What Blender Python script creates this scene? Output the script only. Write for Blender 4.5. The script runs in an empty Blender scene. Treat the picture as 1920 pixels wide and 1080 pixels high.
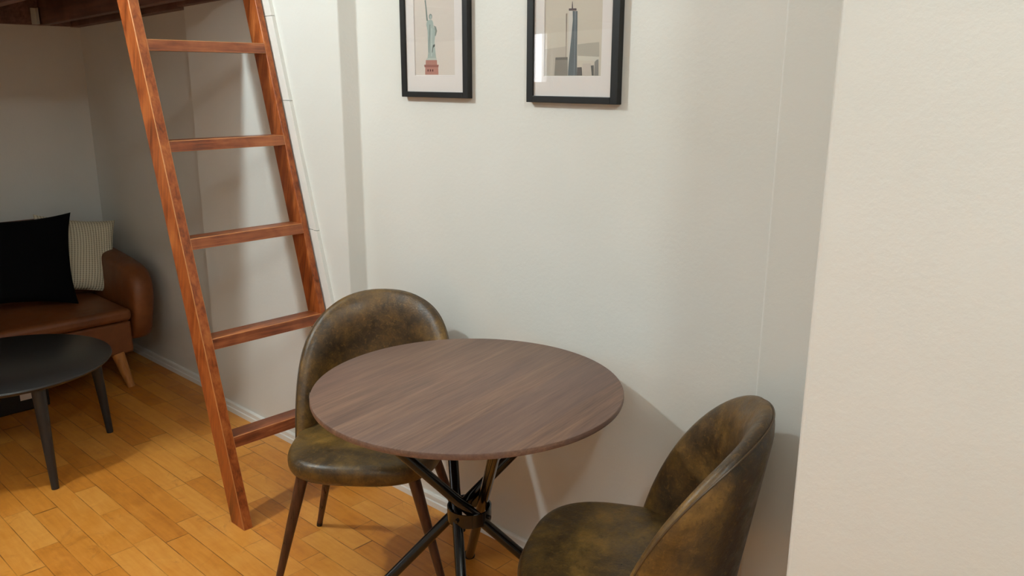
import bpy, bmesh, math, random
from mathutils import Vector, Matrix
random.seed(7)
PI = math.pi
COL = bpy.context.scene.collection
sin, cos = math.sin, math.cos

# ------------------------------------------------------------------ materials
def lin(r, g, b):
    f = lambda c: (c/255/12.92) if c <= 10 else (((c/255)+0.055)/1.055)**2.4
    return (f(r), f(g), f(b), 1.0)

class NT:
    def __init__(s, name):
        s.m = bpy.data.materials.new(name); s.m.use_nodes = True
        s.t = s.m.node_tree; s.t.nodes.clear()
        s.out = s.n('ShaderNodeOutputMaterial')
        s.p = s.n('ShaderNodeBsdfPrincipled')
        s.t.links.new(s.p.outputs[0], s.out.inputs[0])
    def n(s, ty, **kw):
        nd = s.t.nodes.new(ty)
        for k, v in kw.items(): setattr(nd, k, v)
        return nd
    def l(s, a, b): s.t.links.new(a, b)
    def set(s, sock, v):
        if hasattr(v, 'is_output'): s.l(v, sock)
        else: sock.default_value = v
    def coord(s, scale=(1,1,1), rot=(0,0,0), loc=(0,0,0)):
        tc = s.n('ShaderNodeTexCoord'); mp = s.n('ShaderNodeMapping')
        mp.inputs['Scale'].default_value = scale; mp.inputs['Rotation'].default_value = rot
        mp.inputs['Location'].default_value = loc
        s.l(tc.outputs['Object'], mp.inputs[0]); return mp.outputs[0]
    def noise(s, vec, scale=5, detail=4, rough=.5, dist=0):
        nd = s.n('ShaderNodeTexNoise'); s.l(vec, nd.inputs['Vector'])
        nd.inputs['Scale'].default_value = scale; nd.inputs['Detail'].default_value = detail
        nd.inputs['Roughness'].default_value = rough; nd.inputs['Distortion'].default_value = dist
        return nd.outputs['Fac']
    def math(s, op, a, b=0.0, c=None):
        nd = s.n('ShaderNodeMath', operation=op)
        s.set(nd.inputs[0], a); s.set(nd.inputs[1], b)
        if c is not None: s.set(nd.inputs[2], c)
        return nd.outputs[0]
    def ramp(s, fac, stops):
        nd = s.n('ShaderNodeValToRGB'); e = nd.color_ramp.elements
        while len(e) < len(stops): e.new(0.5)
        for el, (p, c) in zip(e, stops): el.position = p; el.color = c
        s.l(fac, nd.inputs[0]); return nd.outputs[0]
    def mix(s, fac, a, b, mode='MIX'):
        nd = s.n('ShaderNodeMix', data_type='RGBA', blend_type=mode)
        s.set(nd.inputs[0], fac); s.set(nd.inputs[6], a); s.set(nd.inputs[7], b)
        return nd.outputs[2]
    def rng(s, v, a, b, c, d):
        nd = s.n('ShaderNodeMapRange'); s.set(nd.inputs[0], v)
        for i, x in enumerate((a, b, c, d)): nd.inputs[i+1].default_value = x
        return nd.outputs[0]
    def bump(s, h, strength=.3, dist=.002):
        nd = s.n('ShaderNodeBump'); nd.inputs['Strength'].default_value = strength
        nd.inputs['Distance'].default_value = dist
        s.l(h, nd.inputs['Height']); s.l(nd.outputs[0], s.p.inputs['Normal'])
    def col(s, c): s.set(s.p.inputs['Base Color'], c)
    def rough(s, v): s.set(s.p.inputs['Roughness'], v)
    def spec(s, v): s.p.inputs['Specular IOR Level'].default_value = v

def plain(name, c, rough=.5, metal=0.0, spec=.5, grain=0.0, gscale=60):
    m = NT(name)
    if grain:
        v = m.coord(); n = m.noise(v, gscale, 3)
        d = tuple(x*(1-grain) for x in c[:3])+(1,)
        m.col(m.mix(n, d, c)); m.bump(n, .15, .001)
    else: m.col(c)
    m.rough(rough); m.p.inputs['Metallic'].default_value = metal; m.spec(spec)
    return m.m

def wall_mat(name, c, c2, bump=.28):
    m = NT(name); v = m.coord()
    big = m.noise(v, 1.6, 3, .5); fine = m.noise(v, 90, 4, .6); lump = m.noise(v, 9, 3, .55)
    m.col(m.mix(m.rng(big, .35, .65, 0, 1), c, c2))
    h = m.math('ADD', m.math('MULTIPLY', fine, .6), m.math('MULTIPLY', lump, 1.0))
    m.bump(h, bump, .0035); m.rough(.42); m.spec(.3); return m.m

def wood_mat(name, dark, mid, light, axis='Z', rot=(0,0,0), scale=1.0, rough=.38, knots=True):
    m = NT(name)
    k = {'X': (.07,1,1), 'Y': (1,.07,1), 'Z': (1,1,.07)}[axis]
    tc = m.n('ShaderNodeTexCoord')
    r1 = m.n('ShaderNodeMapping'); r1.inputs['Rotation'].default_value = rot
    m.l(tc.outputs['Object'], r1.inputs[0])
    r2 = m.n('ShaderNodeMapping'); r2.inputs['Scale'].default_value = k; m.l(r1.outputs[0], r2.inputs[0])
    g1 = m.noise(r2.outputs[0], 46*scale, 6, .62, .6)
    g2 = m.noise(r2.outputs[0], 170*scale, 4, .6)
    blot = m.noise(r1.outputs[0], 9*scale, 3, .5, .8)
    f = m.math('ADD', m.math('MULTIPLY', g1, .62), m.math('ADD', m.math('MULTIPLY', g2, .18), m.math('MULTIPLY', blot, .32)))
    c = m.ramp(f, [(.40, dark), (.54, mid), (.72, light)])
    if knots:
        vo = m.n('ShaderNodeTexVoronoi', feature='F1'); r3 = m.n('ShaderNodeMapping')
        r3.inputs['Scale'].default_value = {'X': (.35,1,1), 'Y': (1,.35,1), 'Z': (1,1,.35)}[axis]
        m.l(r1.outputs[0], r3.inputs[0]); m.l(r3.outputs[0], vo.inputs['Vector'])
        vo.inputs['Scale'].default_value = 9
        kn = m.rng(vo.outputs['Distance'], .05, .16, 1, 0)
        c = m.mix(m.math('MULTIPLY', kn, .4), c, tuple(x*.45 for x in dark[:3])+(1,))
    m.col(c); m.rough(m.rng(g1, .3, .7, rough-.08, rough+.12)); m.bump(g1, .18, .0015)
    return m.m

M = {}
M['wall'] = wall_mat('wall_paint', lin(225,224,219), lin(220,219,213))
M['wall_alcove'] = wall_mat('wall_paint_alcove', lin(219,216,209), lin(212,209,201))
M['room_paint'] = plain('taupe_room_paint', lin(200,197,192), .6)
M['ceil'] = plain('ceiling_paint', lin(235,232,226), .7)
M['trim'] = plain('trim_paint', lin(232,230,225), .35)
M['ladder_rail'] = wood_mat('ladder_rail_wood', lin(94,42,16), lin(154,77,32), lin(192,112,54), 'Z', (0, -math.atan(.273), 0), 1.0, .36)
M['ladder_rung'] = wood_mat('ladder_rung_wood', lin(84,36,16), lin(134,68,34), lin(178,104,60), 'Y', (0,0,0), 1.0, .36)
M['ladder_edge'] = plain('worn_pale_wood_edge', lin(206,138,82), .35, 0, .5, .35, 30)
M['loft_wood'] = wood_mat('loft_stained_wood', lin(74,48,42), lin(104,72,62), lin(132,98,86), 'X', (0,0,0), .8, .5)
M['loft_deck'] = wood_mat('loft_deck_wood', lin(64,42,36), lin(88,60,52), lin(110,78,68), 'Y', (0,0,0), .8, .55)
M['black_metal'] = plain('black_gloss_metal', lin(11,11,12), .14, .0, .5)
M['black_frame'] = plain('black_frame_paint', lin(27,27,27), .45, 0, .4, .25, 90)
M['tan_leg'] = wood_mat('tan_beech', lin(140,86,38), lin(172,112,54), lin(190,130,70), 'Z', (0,0,0), 1, .4, False)
M['chair_leg'] = wood_mat('walnut_leg', lin(42,23,15), lin(70,40,27), lin(94,56,37), 'Z', (0,0,0), 1.3, .33, False)
M['black_plastic'] = plain('black_plastic', lin(16,15,15), .45)
M['coffee_top'] = plain('charcoal_laminate', lin(44,42,41), .34, 0, .45, .15, 120)
M['coffee_leg'] = plain('charcoal_leg', lin(36,36,37), .42, 0, .4)
M['mat'] = plain('mat_board', lin(226,220,217), .8, 0, .2)
M['cable'] = plain('cord_black', lin(25,25,25), .5)
M['label'] = plain('white_label', lin(225,215,205), .6)
M['galv'] = plain('galvanised_steel', lin(196,196,192), .5, .2)
M['black_box'] = plain('black_box_board', lin(14,12,11), .55)

def leather_mat(name, stops, ns=7.0, rlo=.32, rhi=.6, bump=.3, seed=0, speck=False, tone_var=False):
    m = NT(name); v = m.coord(loc=(seed, seed*.7, 0))
    a = m.noise(v, ns, 5, .62, .5); b = m.noise(v, ns*4.2, 5, .65, .3); c = m.noise(v, 190, 3, .6)
    f = m.math('ADD', m.math('MULTIPLY', a, .68), m.math('ADD', m.math('MULTIPLY', b, .26), m.math('MULTIPLY', c, .06)))
    if tone_var:
        sp = m.n('ShaderNodeSeparateXYZ'); tc = m.n('ShaderNodeTexCoord'); m.l(tc.outputs['Object'], sp.inputs[0])
        ex = m.math('POWER', m.math('DIVIDE', sp.outputs[0], .22), 2.0); ez = m.math('POWER', m.math('DIVIDE', m.math('SUBTRACT', sp.outputs[2], .52), .30), 2.0)
        f = m.math('ADD', f, m.rng(m.math('ADD', ex, ez), .25, 1.15, -.065, .03))  # tone gets darker towards the centre, lighter towards the rim
    col = m.ramp(f, stops)
    if speck:
        d = m.noise(v, 75, 6, .75, .8)
        col = m.mix(m.rng(d, .54, .70, 0, .55), col, stops[-1][1]); col = m.mix(m.rng(d, .46, .30, 0, .6), col, stops[0][1])
    m.col(col); m.rough(m.rng(b, .3, .7, rlo, rhi))
    m.bump(m.math('ADD', c, m.math('MULTIPLY', b, .7)), bump, .0012); m.spec(.5)
    return m.m
ST = [(.37, lin(40,29,17)), (.475, lin(66,48,26)), (.575, lin(100,73,33)), (.69, lin(140,104,48))]
ST2 = [(.35, lin(44,32,17)), (.45, lin(74,55,28)), (.55, lin(106,80,36)), (.67, lin(142,108,50))]
M['chair'] = leather_mat('distressed_brown_microfibre', ST, 5.5, .30, .58, .45, 0, True, True)
M['chair_seat'] = leather_mat('distressed_brown_microfibre_seat', ST2, 6.5, .27, .52, .6, 3.1, True)
M['chair_pipe'] = plain('brown_leather_piping', lin(78,57,32), .42, 0, .5)
M['sofa'] = leather_mat('tan_brown_leather', [(.3, lin(90,47,19)), (.5, lin(115,64,27)), (.7, lin(138,80,37))], 4, .4, .55, .15)
M['black_fabric'] = plain('black_woven_fabric', lin(13,13,15), .95, 0, .1, .5, 400)

def cream_mat():
    m = NT('cream_waffle_knit'); tc = m.n('ShaderNodeTexCoord'); sp = m.n('ShaderNodeSeparateXYZ')
    m.l(tc.outputs['Object'], sp.inputs[0])
    w = lambda s, k: m.math('ABSOLUTE', m.math('SINE', m.math('MULTIPLY', s, k)))
    h = m.math('ADD', m.math('MULTIPLY', w(sp.outputs[0], 225), .7), m.math('MULTIPLY', w(sp.outputs[2], 300), .35))
    m.col(m.mix(m.rng(h, .1, .8, 0, 1), lin(150,138,112), lin(226,216,190))); m.rough(.95); m.spec(.1); m.bump(h, .8, .004)
    return m.m
M['cream'] = cream_mat()

def floor_mat():
    m = NT('maple_strip_floor'); tc = m.n('ShaderNodeTexCoord'); sp = m.n('ShaderNodeSeparateXYZ')
    m.l(tc.outputs['Object'], sp.inputs[0]); X, Y = sp.outputs[0], sp.outputs[1]
    W, L = .081, .40
    yr = m.math('DIVIDE', m.math('SUBTRACT', Y, 1.343-10*W), W)
    row = m.math('FLOOR', yr); fy = m.math('FRACT', yr)
    wn = m.n('ShaderNodeTexWhiteNoise', noise_dimensions='1D'); m.l(row, wn.inputs['W'])
    xr = m.math('ADD', m.math('ADD', m.math('DIVIDE', X, L), m.math('MULTIPLY', wn.outputs['Value'], 7.3)), m.math('MULTIPLY', m.math('SINE', m.math('ADD', m.math('MULTIPLY', X, 3.1), m.math('MULTIPLY', wn.outputs['Value'], 40.0))), .55))
    pid = m.math('FLOOR', xr); fx = m.math('FRACT', xr)
    cb = m.n('ShaderNodeCombineXYZ'); m.l(row, cb.inputs[0]); m.l(pid, cb.inputs[1])
    w2 = m.n('ShaderNodeTexWhiteNoise', noise_dimensions='2D'); m.l(cb.outputs[0], w2.inputs['Vector'])
    tone = w2.outputs['Value']
    # grain, shifted per plank
    off = m.n('ShaderNodeVectorMath', operation='MULTIPLY_ADD'); m.l(w2.outputs['Color'], off.inputs[0])
    off.inputs[1].default_value = (9, 9, 9); m.l(tc.outputs['Object'], off.inputs[2])
    mp = m.n('ShaderNodeMapping'); mp.inputs['Scale'].default_value = (.12, 1, 1); m.l(off.outputs[0], mp.inputs[0])
    g = m.noise(mp.outputs[0], 60, 5, .6, .5); blot = m.noise(off.outputs[0], 14, 4, .6, .6)
    f = m.math('ADD', m.math('MULTIPLY', m.math('ADD', m.math('MULTIPLY', tone, .5), .25), .42), m.math('ADD', m.math('MULTIPLY', g, .33), m.math('MULTIPLY', blot, .33)))
    c = m.ramp(f, [(.24, lin(166,92,28)), (.5, lin(205,130,47)), (.78, lin(226,160,76))])
    dark = m.noise(off.outputs[0], 6.5, 6, .75, 1.6)
    c = m.mix(m.rng(dark, .58, .72, 0, .5), c, lin(146,82,34))
    ey = m.math('MULTIPLY', m.math('MINIMUM', fy, m.math('SUBTRACT', 1.0, fy)), W)
    ex = m.math('MULTIPLY', m.math('MINIMUM', fx, m.math('SUBTRACT', 1.0, fx)), L)
    e = m.math('MINIMUM', ey, ex); gap = m.rng(e, .0005, .0019, 1, 0)
    tone_var = m.noise(tc.outputs['Object'], 7, 3, .6)
    c = m.mix(m.math('MULTIPLY', gap, m.rng(tone_var, .38, .62, .25, .95)), c, lin(92,50,20))
    dent = m.noise(tc.outputs['Object'], 38, 5, .7, 1.0)
    c = m.mix(m.rng(dent, .64, .78, 0, .45), c, lin(150,92,36)); c = m.mix(m.rng(dent, .36, .24, 0, .4), c, lin(236,180,104))
    m.col(c); m.rough(m.rng(blot, .3, .7, .3, .46)); m.spec(.45)
    m.bump(m.math('SUBTRACT', m.math('MULTIPLY', g, .25), gap), .25, .001)
    return m.m
M['floor'] = floor_mat()

def table_mat():
    m = NT('walnut_laminate'); a = math.radians(-8.5)
    tc = m.n('ShaderNodeTexCoord'); r1 = m.n('ShaderNodeMapping'); r1.inputs['Rotation'].default_value = (0,0,a)
    m.l(tc.outputs['Object'], r1.inputs[0])
    def st(k, sc, d, dist=.3):
        r = m.n('ShaderNodeMapping'); r.inputs['Scale'].default_value = (1, k, 1); m.l(r1.outputs[0], r.inputs[0])
        return m.noise(r.outputs[0], sc, d, .6, dist)
    broad = st(.10, 17, 3); mid = st(.05, 70, 4); fine = st(.03, 240, 3)
    f = m.math('ADD', m.math('MULTIPLY', broad, .34), m.math('ADD', m.math('MULTIPLY', mid, .34), m.math('MULTIPLY', fine, .38)))
    c = m.ramp(f, [(.36, lin(86,66,56)), (.5, lin(112,84,70)), (.6, lin(128,98,80)), (.72, lin(146,114,92))])
    # wide strips with slightly different tint
    sp = m.n('ShaderNodeSeparateXYZ'); m.l(r1.outputs[0], sp.inputs[0])
    k = m.math('FLOOR', m.math('DIVIDE', sp.outputs[0], .075)); wn = m.n('ShaderNodeTexWhiteNoise', noise_dimensions='1D'); m.l(k, wn.inputs['W'])
    c = m.mix(m.math('MULTIPLY', wn.outputs['Value'], .5), c, lin(98,78,74))
    m.col(c); m.rough(.46); m.spec(.4); return m.m
M['table'] = table_mat()

def glass_mat(name):
    m = NT(name); m.t.nodes.remove(m.p)
    tr = m.n('ShaderNodeBsdfTransparent'); gl = m.n('ShaderNodeBsdfGlossy'); gl.inputs['Roughness'].default_value = .01
    ge = m.n('ShaderNodeNewGeometry'); dp = m.n('ShaderNodeVectorMath', operation='DOT_PRODUCT'); m.l(ge.outputs['Normal'], dp.inputs[0]); m.l(ge.outputs['Incoming'], dp.inputs[1])
    fc = m.math('POWER', m.math('SUBTRACT', 1.0, m.math('ABSOLUTE', dp.outputs['Value'])), 5.0); fr = m.math('ADD', .04, m.math('MULTIPLY', fc, .9))
    mx = m.n('ShaderNodeMixShader'); m.l(fr, mx.inputs[0]); m.l(tr.outputs[0], mx.inputs[1]); m.l(gl.outputs[0], mx.inputs[2])
    m.l(mx.outputs[0], m.out.inputs[0]); return m.m
M['glass'] = glass_mat('clear_glass')

def emit(name, c, s):
    m = NT(name); m.t.nodes.remove(m.p); e = m.n('ShaderNodeEmission'); e.inputs[0].default_value = c; e.inputs[1].default_value = s
    m.l(e.outputs[0], m.out.inputs[0]); return m.m

# ------------------------------------------------------------------ object helpers
def thing(name, label, cat, loc=(0,0,0), rz=0.0, group=None):
    o = bpy.data.objects.new(name, None); COL.objects.link(o); o.empty_display_size = .05
    o.location = loc; o.rotation_euler = (0,0,rz); o['label'] = label; o['category'] = cat
    if group: o['group'] = group
    return o
def mat_of(o):
    return Matrix.Translation(o.location) @ o.rotation_euler.to_matrix().to_4x4()
def obj(name, bm, mats, parent=None, world=True, smooth=True, bevel=0, seg=3, angle=40, label=None, origin=None):
    """link ONE mesh object; world=True: bm is in world space and is moved into the parent's frame"""
    if parent is not None and world:
        root = parent
        mx = Matrix.Identity(4)
        chain = []
        while root is not None: chain.append(root); root = root.parent
        for r in reversed(chain): mx = mx @ mat_of(r)
        bm.transform(mx.inverted())
    if parent is None and origin is not None:
        bm.transform(Matrix.Translation(-Vector(origin)))
    bmesh.ops.recalc_face_normals(bm, faces=bm.faces[:])
    me = bpy.data.meshes.new(name); bm.to_mesh(me); bm.free()
    if not isinstance(mats, (list, tuple)): mats = [mats]
    for m in mats: me.materials.append(m)
    o = bpy.data.objects.new(name, me); COL.objects.link(o)
    if parent is not None: o.parent = parent
    elif origin is not None: o.location = origin
    if bevel:
        b = o.modifiers.new('bevel', 'BEVEL'); b.width = bevel; b.segments = seg; b.limit_method = 'ANGLE'; b.angle_limit = math.radians(35)
        if len(mats) > 1: b.material = 1
    if smooth:
        for p in me.polygons: p.use_smooth = True
        me.update()
        try: me.set_sharp_from_angle(angle=math.radians(angle))
        except Exception: pass
    if label: o['label'] = label
    return o
def struct(name, bm, m, **kw):
    o = obj(name, bm, m, **kw); o['kind'] = 'structure'; return o
def tag(o, label, cat, group=None):
    o['label'] = label; o['category'] = cat
    if group: o['group'] = group
    return o
def BM(): return bmesh.new()
def hexa(bm, c):
    v = [bm.verts.new(p) for p in c]
    for f in ((0,3,2,1),(4,5,6,7),(0,1,5,4),(1,2,6,5),(2,3,7,6),(3,0,4,7)): bm.faces.new([v[i] for i in f])
    return v
def box(bm, x0,x1,y0,y1,z0,z1):
    return hexa(bm, [(x0,y0,z0),(x1,y0,z0),(x1,y1,z0),(x0,y1,z0),(x0,y0,z1),(x1,y0,z1),(x1,y1,z1),(x0,y1,z1)])
def frame_of(d):
    d = d.normalized(); a = Vector((0,0,1)) if abs(d.z) < .9 else Vector((1,0,0))
    x = d.cross(a).normalized(); return x, d.cross(x).normalized()
def tube(bm, pts, rad, n=20, caps=True, closed=False):
    pts = [Vector(p) for p in pts]; N = len(pts)
    if not hasattr(rad, '__len__'): rad = [rad]*N
    rings = []
    x = None
    for i, p in enumerate(pts):
        d = (pts[(i+1) % N]-pts[i-1]) if closed else (pts[min(i+1,N-1)]-pts[max(i-1,0)])
        d.normalize()
        if x is None: x, y = frame_of(d)
        else: x = (x - d*x.dot(d)).normalized(); y = d.cross(x)
        rings.append([bm.verts.new(p + (x*cos(2*PI*k/n)+y*sin(2*PI*k/n))*rad[i]) for k in range(n)])
    R = range(N if closed else N-1)
    for i in R:
        a, b = rings[i], rings[(i+1) % N]
        for k in range(n): bm.faces.new((a[k], a[(k+1)%n], b[(k+1)%n], b[k]))
    if caps and not closed: bm.faces.new(rings[0][::-1]); bm.faces.new(rings[-1])
def lathe(bm, prof, c=(0,0,0), n=64):
    c = Vector(c); rings = []
    for r, z in prof:
        if r < 1e-6: rings.append([bm.verts.new(c+Vector((0,0,z)))])
        else: rings.append([bm.verts.new(c+Vector((r*cos(2*PI*k/n), r*sin(2*PI*k/n), z))) for k in range(n)])
    for a, b in zip(rings, rings[1:]):
        for k in range(n):
            k2 = (k+1) % n
            if len(a) == 1 and len(b) == 1: continue
            if len(a) == 1: bm.faces.new((a[0], b[k], b[k2]))
            elif len(b) == 1: bm.faces.new((a[k], a[k2], b[0]))
            else: bm.faces.new((a[k], a[k2], b[k2], b[k]))
def prism(bm, poly, z0, z1):
    a = [bm.verts.new((x,y,z0)) for x, y in poly]; b = [bm.verts.new((x,y,z1)) for x, y in poly]
    n = len(poly)
    for i in range(n): bm.faces.new((a[i], a[(i+1)%n], b[(i+1)%n], b[i]))
    bm.faces.new(a[::-1]); bm.faces.new(b)

# ------------------------------------------------------------------ the room
ZC = 3.0
W_N, W_P, W_A = 1.808, 1.750, 1.812
XL, XR, YF = -4.88, 2.6, -3.2
b = BM(); box(b, XL-.15, XR+.15, YF-.15, 2.1, -.06, 0); struct('floor', b, M['floor'])
b = BM(); box(b, XL-.15, XR+.15, YF-.15, 2.1, ZC, ZC+.06); struct('ceiling', b, M['ceil'])
b = BM()
prism(b, [(-3.548, 2.05), (-3.548, W_P), (-2.444, W_P), (-2.414, W_N), (-.852, W_N), (-.829, W_P), (-.40, W_P), (-.40, 2.05)], 0, ZC)
struct('wall_back', b, M['wall'], smooth=False, bevel=.004, seg=2)
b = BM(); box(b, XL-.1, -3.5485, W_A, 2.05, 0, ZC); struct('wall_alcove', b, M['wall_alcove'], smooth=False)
YP = 1.15
b = BM(); box(b, -.471, XR, YP, 2.05, 0, ZC); struct('wall_right', b, M['wall'], smooth=False, bevel=.009, seg=3)
b = BM()
wy0, wy1, wz0, wz1 = -2.19, -1.32, 1.44, 1.985
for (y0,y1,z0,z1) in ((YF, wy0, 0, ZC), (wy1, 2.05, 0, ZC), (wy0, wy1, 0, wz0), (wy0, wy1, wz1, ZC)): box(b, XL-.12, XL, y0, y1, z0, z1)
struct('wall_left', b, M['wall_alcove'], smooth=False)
b = BM(); box(b, XL-.12, XR, YF-.12, YF, 0, ZC); struct('wall_front', b, M['room_paint'], smooth=False)
b = BM(); box(b, XR, XR+.12, YF, 2.05, 0, ZC); struct('wall_side', b, M['room_paint'], smooth=False)

# window far left, behind the loft (seen only as a reflection in the picture glass)
b = BM()
for (y0,y1,z0,z1) in ((wy0,wy0+.05,wz0,wz1),(wy1-.05,wy1,wz0,wz1),(wy0,wy1,wz0,wz0+.05),(wy0,wy1,wz1-.05,wz1),((wy0+wy1)/2-.02,(wy0+wy1)/2+.02,wz0,wz1)): box(b, XL-.09, XL-.03, y0,y1,z0,z1)
wo = struct('window_1', b, M['trim'], smooth=False)
b = BM(); box(b, XL-.066, XL-.06, wy0+.05, wy1-.05, wz0+.05, wz1-.05); g = obj('pane', b, M['glass'], wo, smooth=False)

# baseboards: a low moulding with a step, following the wall
def baseboard(name, x0, x1, y, nx=0):
    b = BM()
    prof = [(0,0), (-.014,0), (-.014,.022), (-.010,.025), (-.010,.042), (-.006,.048), (0,.048)]
    A = [b.verts.new((x0, y+p, z)) for p, z in prof]; B = [b.verts.new((x1, y+p, z)) for p, z in prof]
    n = len(prof)
    for i in range(n): b.faces.new((A[i], A[(i+1)%n], B[(i+1)%n], B[i]))
    b.faces.new(A[::-1]); b.faces.new(B)
    return struct(name, b, M['trim'], smooth=False)
baseboard('baseboard_alcove', XL, -3.548, W_A)
baseboard('baseboard_pilaster', -3.56, -2.43, W_P)
baseboard('baseboard_niche', -2.43, -.84, W_N)
baseboard('baseboard_right', -.84, -.471, W_P)

# slanted painted batten on the wall behind the ladder, with joints
def lx(z): return -2.409-.273*z          # the ladder's room-side face
def lw(z): return -2.403-.273*z
b = BM()
for z0, z1 in ((.05,.52), (.522,.96), (.962,1.436), (1.438,1.742), (1.744,2.3)):
    for (a, c, t) in ((-.03,.0215,.009), (.0255,.045,.0145)):
        hexa(b, [(lw(z0)+a, W_P-t, z0), (lw(z0)+c, W_P-t, z0), (lw(z0)+c, W_P, z0), (lw(z0)+a, W_P, z0),
                 (lw(z1)+a, W_P-t, z1), (lw(z1)+c, W_P-t, z1), (lw(z1)+c, W_P, z1), (lw(z1)+a, W_P, z1)])
struct('trim_1', b, M['trim'], smooth=False)

# ------------------------------------------------------------------ loft platform
loft = thing('loft_platform', 'dark red-brown timber loft platform with open joists above the sofa', 'loft', (-3.95, .6, 1.78))
def zt(x): return 1.779+.025*(x+4.8)
def beam_x(b, x0, x1, y0, y1, h):
    hexa(b, [(x0,y0,zt(x0)),(x1,y0,zt(x1)),(x1,y1,zt(x1)),(x0,y1,zt(x0)),(x0,y0,zt(x0)+h),(x1,y0,zt(x1)+h),(x1,y1,zt(x1)+h),(x0,y1,zt(x0)+h)])
YL0 = -.75
b = BM(); beam_x(b, XL+.002, -3.052, YL0, W_P-.001, .02); b.transform(Matrix.Translation((0,0,.14))); obj('deck', b, M['loft_deck'], loft, smooth=False)
for y in (1.60, 1.14, .68, .22, -.24, -.70):
    b = BM(); beam_x(b, XL+.042, -3.092, y, y+.042, .139); obj('joist', b, M['loft_wood'], loft, smooth=False, bevel=.003)
b = BM(); beam_x(b, XL+.002, -3.552, W_A-.05, W_A-.001, .139); obj('ledger', b, M['loft_wood'], loft, smooth=False, bevel=.003)
b = BM(); beam_x(b, -3.546, -3.092, W_P-.03, W_P-.001, .139); obj('ledger', b, M['loft_wood'], loft, smooth=False, bevel=.003)
b = BM(); box(b, XL+.001, XL+.040, YL0, W_A-.055, zt(XL)+.002, zt(XL)+.139); obj('ledger', b, M['loft_wood'], loft, smooth=False, bevel=.003)
b = BM(); box(b, -3.090, -3.052, YL0, W_P-.002, 1.845, 2.0); obj('front_beam', b, M['loft_wood'], loft, smooth=False, bevel=.003)
b = BM(); box(b, XL+.0405, XL+.045, 1.565, 1.592, zt(XL)+.004, zt(XL)+.085); box(b, XL+.045, XL+.075, 1.588, 1.5925, zt(XL)+.004, zt(XL)+.085)
obj('joist_hanger', b, M['galv'], loft, smooth=False, label='grey metal joist hanger')

# ------------------------------------------------------------------ ladder
lad = thing('ladder', 'tall orange-brown wooden loft ladder leaning by the left chair', 'ladder', (-2.43, 1.49, 0))
RD = .085
ZT = 2.16
def rail(y0, y1):
    b = BM(); k = .273
    zt_, = (ZT,)
    hexa(b, [(lx(0)-RD*1.03, y0, 0), (lx(0), y0, 0), (lx(0), y1, 0), (lx(0)-RD*1.03, y1, 0),
             (lx(zt_)-RD*1.03, y0, zt_), (lx(zt_), y0, zt_), (lx(zt_), y1, zt_), (lx(zt_)-RD*1.03, y1, zt_)])
    return b
obj('rail', rail(1.237, 1.272), [M['ladder_rail'], M['ladder_edge']], lad, smooth=True, bevel=.0025, seg=2)
obj('rail', rail(1.711, 1.7352), M['ladder_rail'], lad, smooth=True, bevel=.0025, seg=2)
for z in (.313, .649, .986, 1.311, 1.644, 1.975):
    b = BM(); h = .037; d = .070
    x1 = lx(z-h/2)+.001
    hexa(b, [(lx(z-h)-d, 1.270, z-h), (lx(z-h)-.0005, 1.270, z-h), (lx(z-h)-.0005, 1.712, z-h), (lx(z-h)-d, 1.712, z-h),
             (lx(z)-d, 1.270, z), (lx(z)-.0005, 1.270, z), (lx(z)-.0005, 1.712, z), (lx(z)-d, 1.712, z)])
    obj('rung', b, [M['ladder_rung'], M['ladder_edge']], lad, smooth=True, bevel=.0018, seg=2)

# ------------------------------------------------------------------ bistro table
TX, TY = -1.444, 1.388
tab = thing('bistro_table', 'small round walnut-look bistro table on crossed black tube legs', 'table', (TX, TY, 0))
b = BM(); R = .4
lathe(b, [(0,.7335),(R-.003,.7335),(R-.001,.735),(R,.738),(R,.747),(R-.001,.749),(R-.003,.75),(0,.75)], (TX,TY,0), 128)
obj('tabletop', b, M['table'], tab, angle=30)
b = BM(); c = Vector((TX-.265, TY-.2985, .7468))
for a0 in range(1):
    pts = []
    for i in range(7):
        a = math.radians(229.6 + i*.9); pts.append((TX+.4004*cos(a), TY+.4004*sin(a)))
    for (p, q) in zip(pts, pts[1:]):
        v = [b.verts.new((p[0],p[1],.7455)), b.verts.new((q[0],q[1],.7455)), b.verts.new((q[0],q[1],.7495)), b.verts.new((p[0],p[1],.7495))]; b.faces.new(v)
obj('edge_chip', b, M['label'], tab, label='pale chip in the tabletop edge')
A0, RT, RF, DE = 1.005, .321, .398, .197
for k in range(4):
    a = A0+k*PI/2; q = a+PI-DE
    t = Vector((TX+RT*cos(a), TY+RT*sin(a), .733)); f = Vector((TX+RF*cos(q), TY+RF*sin(q), .004))
    b = BM(); tube(b, [t, f+(t-f)*.004], .0142, 24)
    lg = obj('leg', b, M['black_metal'], tab)
    b = BM(); lathe(b, [(0,0),(.017,0),(.018,.004),(.0165,.016),(0,.016)], (f.x, f.y, 0), 24)
    obj('foot_cap', b, M['black_plastic'], lg)
b = BM()
for k in range(2):
    a = A0+k*PI/2+.0; n = Vector((cos(a), sin(a), 0)); s = Vector((-sin(a), cos(a), 0)); c = Vector((TX,TY,.7305))
    L_, w_ = .335, .016
    p = [c+n*L_*i+s*w_*j for i, j in ((-1,-1),(1,-1),(1,1),(-1,1))]
    hexa(b, [q+Vector((0,0,-.0015-.0005*k)) for q in p]+[q+Vector((0,0,.0028)) for q in p])
obj('top_bracket', b, M['black_metal'], tab, smooth=False)
b = BM(); z0, z1, ro, ri = .371, .409, .0595, .0555
lathe(b, [(ri,z0),(ro,z0),(ro,z1),(ri,z1),(ri,z0)], (TX,TY,0), 64)
hub = obj('hub_ring', b, M['black_metal'], tab, angle=30)
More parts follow.
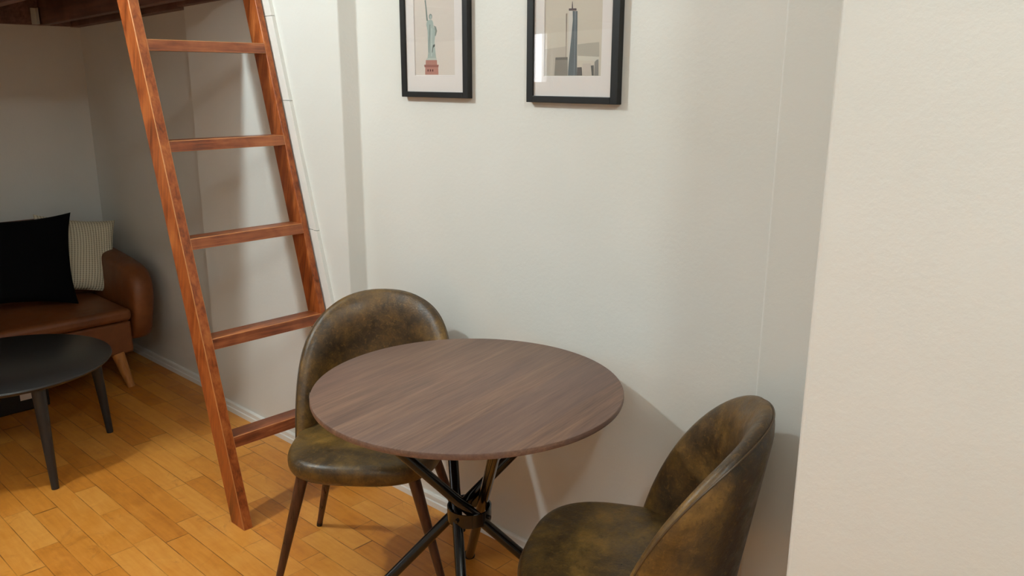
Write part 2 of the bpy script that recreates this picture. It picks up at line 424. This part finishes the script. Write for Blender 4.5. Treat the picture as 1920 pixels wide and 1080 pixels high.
for k in range(4):
    a = A0+.785+k*PI/2; b = BM()
    tube(b, [(TX+.054*cos(a), TY+.054*sin(a), .39), (TX+.066*cos(a), TY+.066*sin(a), .39)], .0055, 12); obj('bolt', b, M['black_metal'], hub)

# ------------------------------------------------------------------ dining chairs
SW, SD, ZS0, ZS1 = .230, .2376, .400, .470
def seat_bm():
    b = BM(); n = 72; rows = 14
    def plan(a):
        c, s = cos(a), sin(a); e = 2/3.0
        x = SW*math.copysign(abs(c)**e, c); y = SD*math.copysign(abs(s)**e, s)
        return x, y
    rings = []
    prof = []
    for i in range(rows+1):                       # bottom edge -> side -> top
        t = -PI/2 + PI*i/rows
        prof.append((1-.13+.13*cos(t)**.8 if cos(t) > 1e-6 else 1-.13, (ZS0+ZS1)/2-.004 + (ZS1-ZS0)/2*.92*math.copysign(abs(sin(t))**.85, sin(t))))
    prof = [(.02, prof[0][1]), (.4, prof[0][1])] + prof + [(.7, ZS1-.003), (.45, ZS1+.001), (.2, ZS1+.002), (.02, ZS1+.002)]
    for k, z in prof:
        rings.append([b.verts.new((plan(2*PI*j/n)[0]*k, plan(2*PI*j/n)[1]*k, z)) for j in range(n)])
    for A, B in zip(rings, rings[1:]):
        for j in range(n): b.faces.new((A[j], A[(j+1)%n], B[(j+1)%n], B[j]))
    b.faces.new(rings[0][::-1]); b.faces.new(rings[-1])
    return b
BA, BB, TH, ZB, ZTOP, LEAN = .2241, .2137, math.radians(92), .405, .8477, .2033
def back_pt(s, h):
    th = s*TH; z = ZB+(ZTOP-ZB)*h
    fl = 1+.0387*min(1, h*1.6)
    return Vector((BA*fl*sin(th), -BB*cos(th)*(1-.10*h) - LEAN*max(0, z-.43) - .012, z))
def back_nrm(s, h):
    e = 1e-3
    du = back_pt(s+e, h)-back_pt(s-e, h); dv = back_pt(s, h+e)-back_pt(s, h-e)
    return dv.cross(du).normalized()              # points to the inside (front)
NP = 2.0
def sh(rho, al):
    c, s_ = cos(al), sin(al); e = 2/2.25
    return rho*math.copysign(abs(c)**e, c), rho*abs(s_)**e
def back_bm():
    b = BM(); na = 64; rhos = [.03,.2,.35,.5,.62,.72,.8,.86,.9,.93,.955,.975,.99,1.0]
    T = .031
    def lay(sign):
        G = []
        for r in rhos:
            row = []
            for i in range(na+1):
                s, h = sh(r, PI*i/na); k = 1.0
                if r > .86: k = math.sqrt(max(0, 1-((r-.86)/.14)**2))
                off = T*k*(1.0 if sign > 0 else .72)
                if sign > 0: off *= 1+.25*math.exp(-((r-.8)/.12)**2)   # padded roll near the rim
                row.append(b.verts.new(back_pt(s, h)+back_nrm(s, h)*off*sign) if (r < 1 or sign > 0) else None)
            G.append(row)
        return G
    I, O = lay(1), lay(-1); O[-1] = I[-1]
    for G, fl in ((I, 0), (O, 1)):
        for A, B in zip(G, G[1:]):
            for i in range(na):
                q = [A[i], A[i+1], B[i+1], B[i]]
                b.faces.new(q if not fl else q[::-1])
        b.faces.new(G[0])
    for k in range(len(rhos)-1):                   # close along the straight bottom edge
        for i in (0, na):
            q = [I[k][i], O[k][i], O[k+1][i], I[k+1][i]]
            q = [v for j, v in enumerate(q) if v not in q[:j]]
            if len(q) > 2: b.faces.new(q)
    q = [I[0][0], I[0][na], O[0][na], O[0][0]]
    b.faces.new(q)
    return b
def pipe_bm(rho, off):
    b = BM(); pts = []
    for i in range(81):
        s, h = sh(rho, PI*(.015+.97*i/80)); pts.append(back_pt(s, h)+back_nrm(s, h)*off)
    tube(b, pts, .0023, 8); return b
def make_chair(label, loc, rz):
    t = thing('dining_chair', label, 'chair', loc, rz, 'brown dining chairs at the bistro table')
    obj('seat', seat_bm(), M['chair_seat'], t, world=False)
    bk = obj('backrest', back_bm(), M['chair'], t, world=False, angle=60)
    obj('piping', pipe_bm(.985, -.0115), M['chair_pipe'], bk, world=False)
    for sx in (-1, 1):
        for (tx, ty, fx, fy) in ((.160, .160, .262, .190), (.148, -.140, .250, -.235)):
            b = BM(); a = Vector((sx*tx, ty, .412)); f = Vector((sx*fx, fy, .012))
            tube(b, [a, f], [.0185, .0095], 20); lg = obj('leg', b, M['chair_leg'], t, world=False)
            b = BM(); d = (a-f).normalized(); tube(b, [f-d*.0119, f+d*.004], [.0098, .0104], 16); obj('foot_cap', b, M['black_plastic'], lg, world=False)
    return t
def copy_tree(o, parent=None):
    c = o.copy(); COL.objects.link(c)
    if parent is not None: c.parent = parent
    for ch in list(o.children): copy_tree(ch, c)
    return c
def face(fx, fy): return math.atan2(fy, fx)-PI/2
ch1 = make_chair('brown distressed microfibre dining chair beside the wooden ladder, back to the wall', (-1.908, 1.415, 0), -.8832-PI/2)
ch2 = copy_tree(ch1)
ch2.location = (-.9607, 1.4226, 0); ch2.rotation_euler = (0, 0, -2.6818-PI/2)
ch2['label'] = 'brown distressed microfibre dining chair at right, turned toward the table by the white pier'

# ------------------------------------------------------------------ pictures
STAT = {'body':[(-2.037,1.6939),(-2.0414,1.6829),(-2.0358,1.6635),(-2.0358,1.6239),(-2.0348,1.5983),(-2.0395,1.5778),(-1.997,1.5773),(-2.0015,1.6034),(-2.0042,1.6316),(-2.0011,1.6456),(-1.9972,1.6622),(-2.0069,1.6737),(-2.0095,1.6892),(-2.0145,1.6958),(-2.0268,1.6963)],
 'arm':[(-2.0401,1.6941),(-2.044,1.7367),(-2.0472,1.755),(-2.0415,1.756),(-2.0359,1.714),(-2.033,1.6938)],
 'sleeve':[(-2.0067,1.6793),(-1.9959,1.6747),(-1.9911,1.662),(-1.9985,1.6469),(-2.0028,1.6484),(-1.9998,1.6623)],
 'fold1':[(-2.0255,1.6828),(-2.0228,1.6822),(-2.0269,1.6379),(-2.0308,1.5982),(-2.0326,1.5983),(-2.0295,1.6379)],
 'fold2':[(-2.0115,1.6205),(-2.0027,1.6232),(-2.002,1.6175),(-2.0109,1.6121),(-2.0148,1.598),(-2.0175,1.598)],
 'fold3':[(-2.017,1.6713),(-2.0148,1.6712),(-2.0187,1.5867),(-2.0209,1.5867)],
 'base':[(-2.0421,1.5818),(-1.996,1.5812),(-1.9953,1.575),(-2.045,1.5756)],
 'ped1':[(-2.0468,1.5756),(-1.9944,1.575),(-1.9939,1.5608),(-2.0481,1.5612)],
 'ped2':[(-2.0554,1.5613),(-1.9861,1.5607),(-1.988,1.5534),(-2.0538,1.5537)],
 'ped3':[(-2.0502,1.5537),(-1.9889,1.5534),(-1.9882,1.5309),(-2.0514,1.5309)],
 'w1':[(-2.0396,1.5473),(-2.0342,1.5473),(-2.0344,1.5404),(-2.0398,1.5404)],
 'w2':[(-2.0284,1.5473),(-2.0231,1.5473),(-2.0233,1.5404),(-2.0286,1.5404)],
 'w3':[(-2.0173,1.5472),(-2.0119,1.5472),(-2.0122,1.5403),(-2.0175,1.5403)]}
TOWR = {'haze':[(-1.5523,1.5985),(-1.4748,1.6047),(-1.4728,1.5284),(-1.5511,1.5283)],
 'hill':[(-1.4337,1.6089),(-1.3991,1.6116),(-1.3617,1.6134),(-1.3603,1.5761),(-1.4328,1.5796)],
 'shore':[(-1.4328,1.5796),(-1.3603,1.5761),(-1.3599,1.5648),(-1.4325,1.5682)],
 'thin':[(-1.4759,1.6887),(-1.4712,1.6905),(-1.4714,1.648),(-1.4716,1.5763),(-1.4737,1.5764),(-1.4749,1.6481)],
 'pale':[(-1.4154,1.5591),(-1.3875,1.5601),(-1.3857,1.5284),(-1.4151,1.5284)],
 'block':[(-1.5101,1.5763),(-1.4672,1.5768),(-1.4655,1.5284),(-1.5133,1.5283)],
 'blocktop':[(-1.5101,1.5763),(-1.4672,1.5768),(-1.467,1.5698),(-1.5103,1.5696)],
 'light':[(-1.4659,1.6957),(-1.453,1.6951),(-1.4517,1.6713),(-1.4564,1.6221),(-1.4643,1.5608),(-1.4649,1.5284),(-1.4659,1.5284),(-1.466,1.6224)],
 'dark':[(-1.453,1.6951),(-1.4362,1.6938),(-1.4354,1.6216),(-1.434,1.5284),(-1.4649,1.5284),(-1.463,1.5608),(-1.4564,1.6221),(-1.4517,1.6713)],
 'edge':[(-1.4449,1.6942),(-1.4429,1.6941),(-1.4421,1.5964),(-1.4428,1.5284),(-1.4442,1.5284),(-1.4434,1.5964)],
 'crown':[(-1.466,1.7018),(-1.4401,1.701),(-1.4396,1.6952),(-1.4659,1.6962)],
 'spire':[(-1.4553,1.7189),(-1.4537,1.7188),(-1.4518,1.701),(-1.4562,1.7013)],
 'low':[(-1.4333,1.5497),(-1.4178,1.5501),(-1.4157,1.5284),(-1.434,1.5284)],
 'r1':[(-1.3873,1.554),(-1.3775,1.5549),(-1.3765,1.5284),(-1.3831,1.5284)],
 'r2':[(-1.3751,1.5625),(-1.3698,1.5679),(-1.3624,1.5699),(-1.3608,1.5284),(-1.3752,1.5284)]}
SC = {'bg': lin(214,205,196), 'body': lin(168,180,174), 'arm': lin(128,140,134), 'sleeve': lin(136,144,138), 'fold1': lin(112,122,118), 'fold2': lin(88,96,92), 'fold3': lin(206,212,206), 'base': lin(186,194,186),
      'ped1': lin(176,128,116), 'ped2': lin(150,98,90), 'ped3': lin(180,130,118), 'w1': lin(92,40,40), 'w2': lin(92,40,40), 'w3': lin(92,40,40), 'head': lin(140,150,144), 'face': lin(172,182,176)}
TC = {'bg': lin(205,197,183), 'haze': lin(188,180,168), 'hill': lin(176,170,158), 'shore': lin(206,202,190), 'thin': lin(146,134,124), 'pale': lin(196,186,176), 'block': lin(140,134,126), 'blocktop': lin(116,110,104),
      'light': lin(208,203,196), 'dark': lin(104,112,116), 'edge': lin(150,156,162), 'crown': lin(96,88,92), 'spire': lin(84,76,84), 'low': lin(100,96,94), 'r1': lin(92,92,90), 'r2': lin(136,134,130)}
def picture(label, x0, x1, z0, z1, wl, wr, wb, bar, polys, cols, disc=()):
    yb, yf = W_N-.001, 1.787
    t = thing('picture_frame', label, 'picture', ((x0+x1)/2, W_N-.001, z0), 0, 'black framed pictures on the niche wall')
    b = BM()
    for q in ((x0, x0+bar, z0, z1), (x1-bar, x1, z0, z1), (x0+bar, x1-bar, z0, z0+bar*.78), (x0+bar, x1-bar, z1-bar*.78, z1)): box(b, q[0], q[1], yf, yb, q[2], q[3])
    obj('frame', b, M['black_frame'], t, smooth=False, bevel=.0012, seg=2)
    wt = z1-(wb-z0)
    b = BM(); ym, yp = 1.7935, 1.7955            # mat board with a bevelled window
    ox0, ox1, oz0, oz1 = x0+bar-.001, x1-bar+.001, z0+bar*.78-.001, z1-bar*.78+.001
    O = [b.verts.new((x,ym,z)) for x, z in ((ox0,oz0),(ox1,oz0),(ox1,oz1),(ox0,oz1))]
    I = [b.verts.new((x,ym,z)) for x, z in ((wl-.0015,wb-.0015),(wr+.0015,wb-.0015),(wr+.0015,wt+.0015),(wl-.0015,wt+.0015))]
    J = [b.verts.new((x,yp,z)) for x, z in ((wl,wb),(wr,wb),(wr,wt),(wl,wt))]
    for A, B in ((O, I), (I, J)):
        for i in range(4): b.faces.new((A[i], A[(i+1)%4], B[(i+1)%4], B[i]))
    obj('mat_board', b, M['mat'], t, smooth=False)
    names = ['bg']+[k for k in polys]; mats = [plain('print_'+n, cols[n], .75, 0, .2) for n in names]
    b = BM(); y = 1.7962
    f = b.faces.new([b.verts.new((x,y,z)) for x, z in ((wl-.01,wb-.01),(wr+.01,wb-.01),(wr+.01,wt+.01),(wl-.01,wt+.01))]); f.material_index = 0
    for i, k in enumerate(polys):
        y -= .00003
        f = b.faces.new([b.verts.new((x,y,max(z,wb-.005))) for x, z in polys[k]]); f.material_index = i+1
    for (cx, cz, rx, rz, k) in disc:
        y -= .00003
        mats.append(plain('print_'+k, cols[k], .75, 0, .2))
        f = b.faces.new([b.verts.new((cx+rx*cos(a*PI/12), y, cz+rz*sin(a*PI/12))) for a in range(24)]); f.material_index = len(mats)-1
    for f in b.faces:
        f.normal_update()
        if f.normal.y > 0: f.normal_flip()
    me = obj('print', b, mats, t, smooth=False)
    b = BM(); box(b, ox0, ox1, 1.7905, 1.7922, oz0, oz1); obj('glazing', b, M['glass'], t, smooth=False)
    return t
picture('black framed print of a pale green standing statue on a brick pedestal', -2.160, -1.848, 1.4605, 1.893, -2.097, -1.912, 1.5295, .0225, STAT, SC,
        [(-2.0203,1.7055,.0078,.0085,'head'), (-2.0195,1.7035,.005,.0066,'face')])
picture('black framed print of a tall glass skyscraper over a grey city', -1.609, -1.292, 1.4550, 1.889, -1.549, -1.3535, 1.5270, .0235, TOWR, TC)

# ------------------------------------------------------------------ sofa
sofa = thing('sofa', 'brown leather sofa with tan wooden legs under the loft', 'sofa', (-4.45, .95, 0))
YA, YB = .16, 1.60                                # seat span
def cush(bm, x0,x1,y0,y1,z0,z1, n=10, dome=.012):
    V = {}
    for i in range(n+1):
        for j in range(n+1):
            u, v = i/n*2-1, j/n*2-1
            d = dome*(1-abs(u)**3)*(1-abs(v)**4)
            V[i,j] = bm.verts.new((x0+(x1-x0)*i/n, y0+(y1-y0)*j/n, z1-dome+d))
    bot = {k: bm.verts.new((v.co.x, v.co.y, z0)) for k, v in V.items() if k[0] in (0,n) or k[1] in (0,n)}
    for i in range(n):
        for j in range(n): bm.faces.new((V[i,j], V[i+1,j], V[i+1,j+1], V[i,j+1]))
    per = [(i,0) for i in range(n)]+[(n,j) for j in range(n)]+[(i,n) for i in range(n,0,-1)]+[(0,j) for j in range(n,0,-1)]
    for a, c in zip(per, per[1:]+per[:1]): bm.faces.new((V[a], bot[a], bot[c], V[c]))
    bm.faces.new([bot[k] for k in per])
b = BM(); cush(b, -4.62, -4.085, YA+.005, YB+.004, .338, .412); obj('seat_cushion', b, M['sofa'], sofa, bevel=.022, seg=4)
b = BM(); box(b, -4.80, -4.105, YA-.002, YB+.002, .168, .334); obj('base', b, M['sofa'], sofa, bevel=.012, seg=3)
# backrest: slab leaning back with a rounded top and dropping ends
b = BM(); n = 24; rows = []
for j in range(n+1):
    v = j/n; y = YA-.03+(YB+.06-YA)*v; e = abs(v*2-1)
    top = .80-.09*max(0,(e-.72)/.28)**2
    pr = [(-4.60,.36), (-4.665,.60), (-4.690,top-.05), (-4.705,top-.015), (-4.735,top), (-4.775,top-.008), (-4.80,top-.05), (-4.81,.45), (-4.80,.17), (-4.64,.17)]
    rows.append([b.verts.new((x,y,z)) for x, z in pr])
for A, B in zip(rows, rows[1:]):
    for i in range(len(A)): b.faces.new((A[i], A[(i+1)%len(A)], B[(i+1)%len(A)], B[i]))
b.faces.new(rows[0]); b.faces.new(rows[-1])
obj('backrest', b, M['sofa'], sofa, bevel=.01)
def arm(sgn):
    b = BM(); yc = YB if sgn > 0 else YA
    side = [(-4.79,.185), (-4.11,.185), (-4.085,.30), (-4.075,.43), (-4.085,.50), (-4.115,.555), (-4.165,.588), (-4.26,.606), (-4.40,.620), (-4.56,.632), (-4.70,.64), (-4.79,.63)]
    secs = []
    for k in range(9):
        u = k/8; yy = u*.105; rr = .035*(1-math.sqrt(max(0,1-(2*u-1)**2)))
        row = []
        cx, cz = -4.43, .42
        for x, z in side:
            fl = .055*max(0, (z-.25)/.45)
            dx = -rr*(1 if x > cx else -1)*.9; dz = -rr*(1 if z > cz else 0)
            row.append(b.verts.new((x+dx, yc+sgn*(yy+.006+fl*(.35+.65*u)), z+dz)))
        secs.append(row)
    n = len(side)
    for A, B in zip(secs, secs[1:]):
        for i in range(n): b.faces.new((A[i], A[(i+1)%n], B[(i+1)%n], B[i]))
    b.faces.new(secs[0]); b.faces.new(secs[-1])
    o = obj('arm', b, M['sofa'], sofa); ss = o.modifiers.new('smooth', 'SUBSURF'); ss.levels = 1; ss.render_levels = 2
    return o
arm(1); arm(-1)
for (x, y) in ((-4.105, 1.535), (-4.105, .225), (-4.74, 1.535), (-4.74, .225)):
    sx = .045 if x > -4.4 else -.03; sy = .02 if y > 1 else -.02
    b = BM(); tube(b, [(x-.02, y-sy*.4, .172), (x+sx*.7, y+sy, .0)], [.031, .017], 20); obj('leg', b, M['tan_leg'], sofa, label='tan wooden leg')

# cushions on the sofa
def pillow(name, label, w, h, th, c, rot, m, ears=.05, drop=0):
    b = BM(); n = 28; F = {}; B_ = {}
    for i in range(n+1):
        for j in range(n+1):
            u, v = i/n*2-1, j/n*2-1
            k = ((1-u*u)*(1-v*v))
            t = th*.5*(k**.42)*(1+.06*sin(7*u+3*v)+.05*sin(5*v-4*u))
            pin = 1-ears*(1-abs(v)**2.2 if True else 0)*abs(u)**3
            pin2 = 1-ears*(1-abs(u)**2.2)*abs(v)**3
            x, z = w/2*u*pin, h/2*v*pin2 - drop*(1-u)*.5*max(0, v)
            F[i,j] = b.verts.new((x, -t, z))
            B_[i,j] = F[i,j] if (i in (0,n) or j in (0,n)) else b.verts.new((x, t, z))
    for i in range(n):
        for j in range(n):
            b.faces.new((F[i,j], F[i+1,j], F[i+1,j+1], F[i,j+1]))
            b.faces.new((B_[i,j+1], B_[i+1,j+1], B_[i+1,j], B_[i,j]))
    o = obj(name, b, m); o.location = c; o.rotation_euler = rot
    tag(o, label, 'cushion', 'throw pillows on the sofa'); return o
pillow('throw_pillow', 'plain black square throw pillow on the brown sofa', .50, .47, .15, (-4.41, 1.232, .663), (math.radians(-17), math.radians(8), math.radians(90)), M['black_fabric'], .10, .055)
pillow('throw_pillow', 'cream waffle-knit throw pillow in the corner of the sofa', .40, .40, .13, (-4.53, 1.53, .618), (math.radians(-18), math.radians(11), math.radians(88)), M['cream'], .09)

# ------------------------------------------------------------------ coffee table and box
CX, CY = -3.575, .89
ct = thing('coffee_table', 'low round charcoal coffee table in front of the sofa', 'coffee table', (CX, CY, 0))
b = BM(); R = .386
lathe(b, [(0,.398),(R-.022,.398),(R-.008,.404),(R,.413),(R-.001,.418),(R-.004,.42),(0,.42)], (CX,CY,0), 96); obj('tabletop', b, M['coffee_top'], ct, angle=50)
for k in range(4):
    a = math.radians(2+k*90); d = Vector((cos(a), sin(a), 0))
    b = BM(); tp = Vector((CX,CY,.398))+d*.335; ft = Vector((CX,CY,0))+d*.366
    tube(b, [tp, tp+(ft-tp)*.1, ft], [.024,.0235,.0135], 20); obj('leg', b, M['coffee_leg'], ct)
bx = thing('storage_box', 'black storage box with a white label on the floor under the sofa', 'box', (-4.3, .86, 0))
b = BM(); box(b, -4.50, -4.115, .52, 1.19, 0, .150); obj('body', b, M['black_box'], bx, bevel=.006)
b = BM(); box(b, -4.1145, -4.1135, 1.066, 1.155, .055, .108); obj('label', b, M['label'], bx, smooth=False, label='white paper label')

# ------------------------------------------------------------------ lamps of the room and an added fill panel (out of frame)
def lamp(label, x, y, z, power, c, r):
    t = thing('pendant_lamp', label, 'lamp', (x, y, ZC))
    b = BM(); lathe(b, [(0,ZC-.0005),(.05,ZC-.0005),(.045,ZC-.02),(0,ZC-.025)], (x,y,0), 32); obj('canopy', b, M['trim'], t)
    b = BM(); tube(b, [(x,y,ZC-.02),(x,y,z+r+.05)], .003, 8); obj('cord', b, M['cable'], t)
    b = BM(); lathe(b, [(0,z+r+.06),(.02,z+r+.06),(.022,z+r-.003),(0,z+r-.003)], (x,y,0), 24); obj('socket', b, M['trim'], t)
    L = power/(4*PI*PI*r*r)
    b = BM(); bmesh.ops.create_uvsphere(b, u_segments=32, v_segments=16, radius=r, matrix=Matrix.Translation((x,y,z)))
    obj('bulb', b, emit('bulb_light', c, L), t)
LC = (.87, 1.0, 1.01, 1)
lamp('bare bulb pendant lamp near the loft edge', -2.94, .14, 2.66, 104, LC, .055)
lamp('large globe pendant lamp above the camera at right', .60, .10, 2.75, 60, LC, .085)
t = thing('fill_panel', 'added fill light panel at the ceiling behind the camera', 'fill light', (.1, -1.5, ZC))  # unseen panel added to lift the soft ambient light
b = BM(); box(b, -.55, .75, -1.7, -1.3, ZC-.05, ZC-.0005); obj('housing', b, M['trim'], t, smooth=False)
b = BM(); box(b, -.53, .73, -1.68, -1.32, ZC-.054, ZC-.0505); obj('diffuser', b, emit('fill_panel_light', LC, 15), t, smooth=False)

w = bpy.data.worlds.new('sky'); bpy.context.scene.world = w; w.use_nodes = True
bg = w.node_tree.nodes['Background']; bg.inputs[0].default_value = (.86, .92, 1.0, 1); bg.inputs[1].default_value = 9.0

# ------------------------------------------------------------------ camera
cam = bpy.data.cameras.new('camera'); co = bpy.data.objects.new('camera', cam); COL.objects.link(co)
r = Vector((0.73176682, 0.68154526, 0.00365844)); u = Vector((-0.17088834, 0.17827913, 0.96902721)); f = Vector((-0.65978367, 0.70972714, -0.24692689))
mx = Matrix((( r.x, u.x, -f.x, 0), (r.y, u.y, -f.y, 0), (r.z, u.z, -f.z, 1.5204), (0,0,0,1)))
co.matrix_world = mx
cam.sensor_width = 36; cam.lens = 1542.56/1920*36; cam.clip_start = .02
sc = bpy.context.scene; sc.camera = co
sc.view_settings.view_transform = 'Standard'; sc.view_settings.look = 'None'; sc.view_settings.gamma = 1; sc.view_settings.use_curve_mapping = False
sc.view_settings.exposure = 0.0
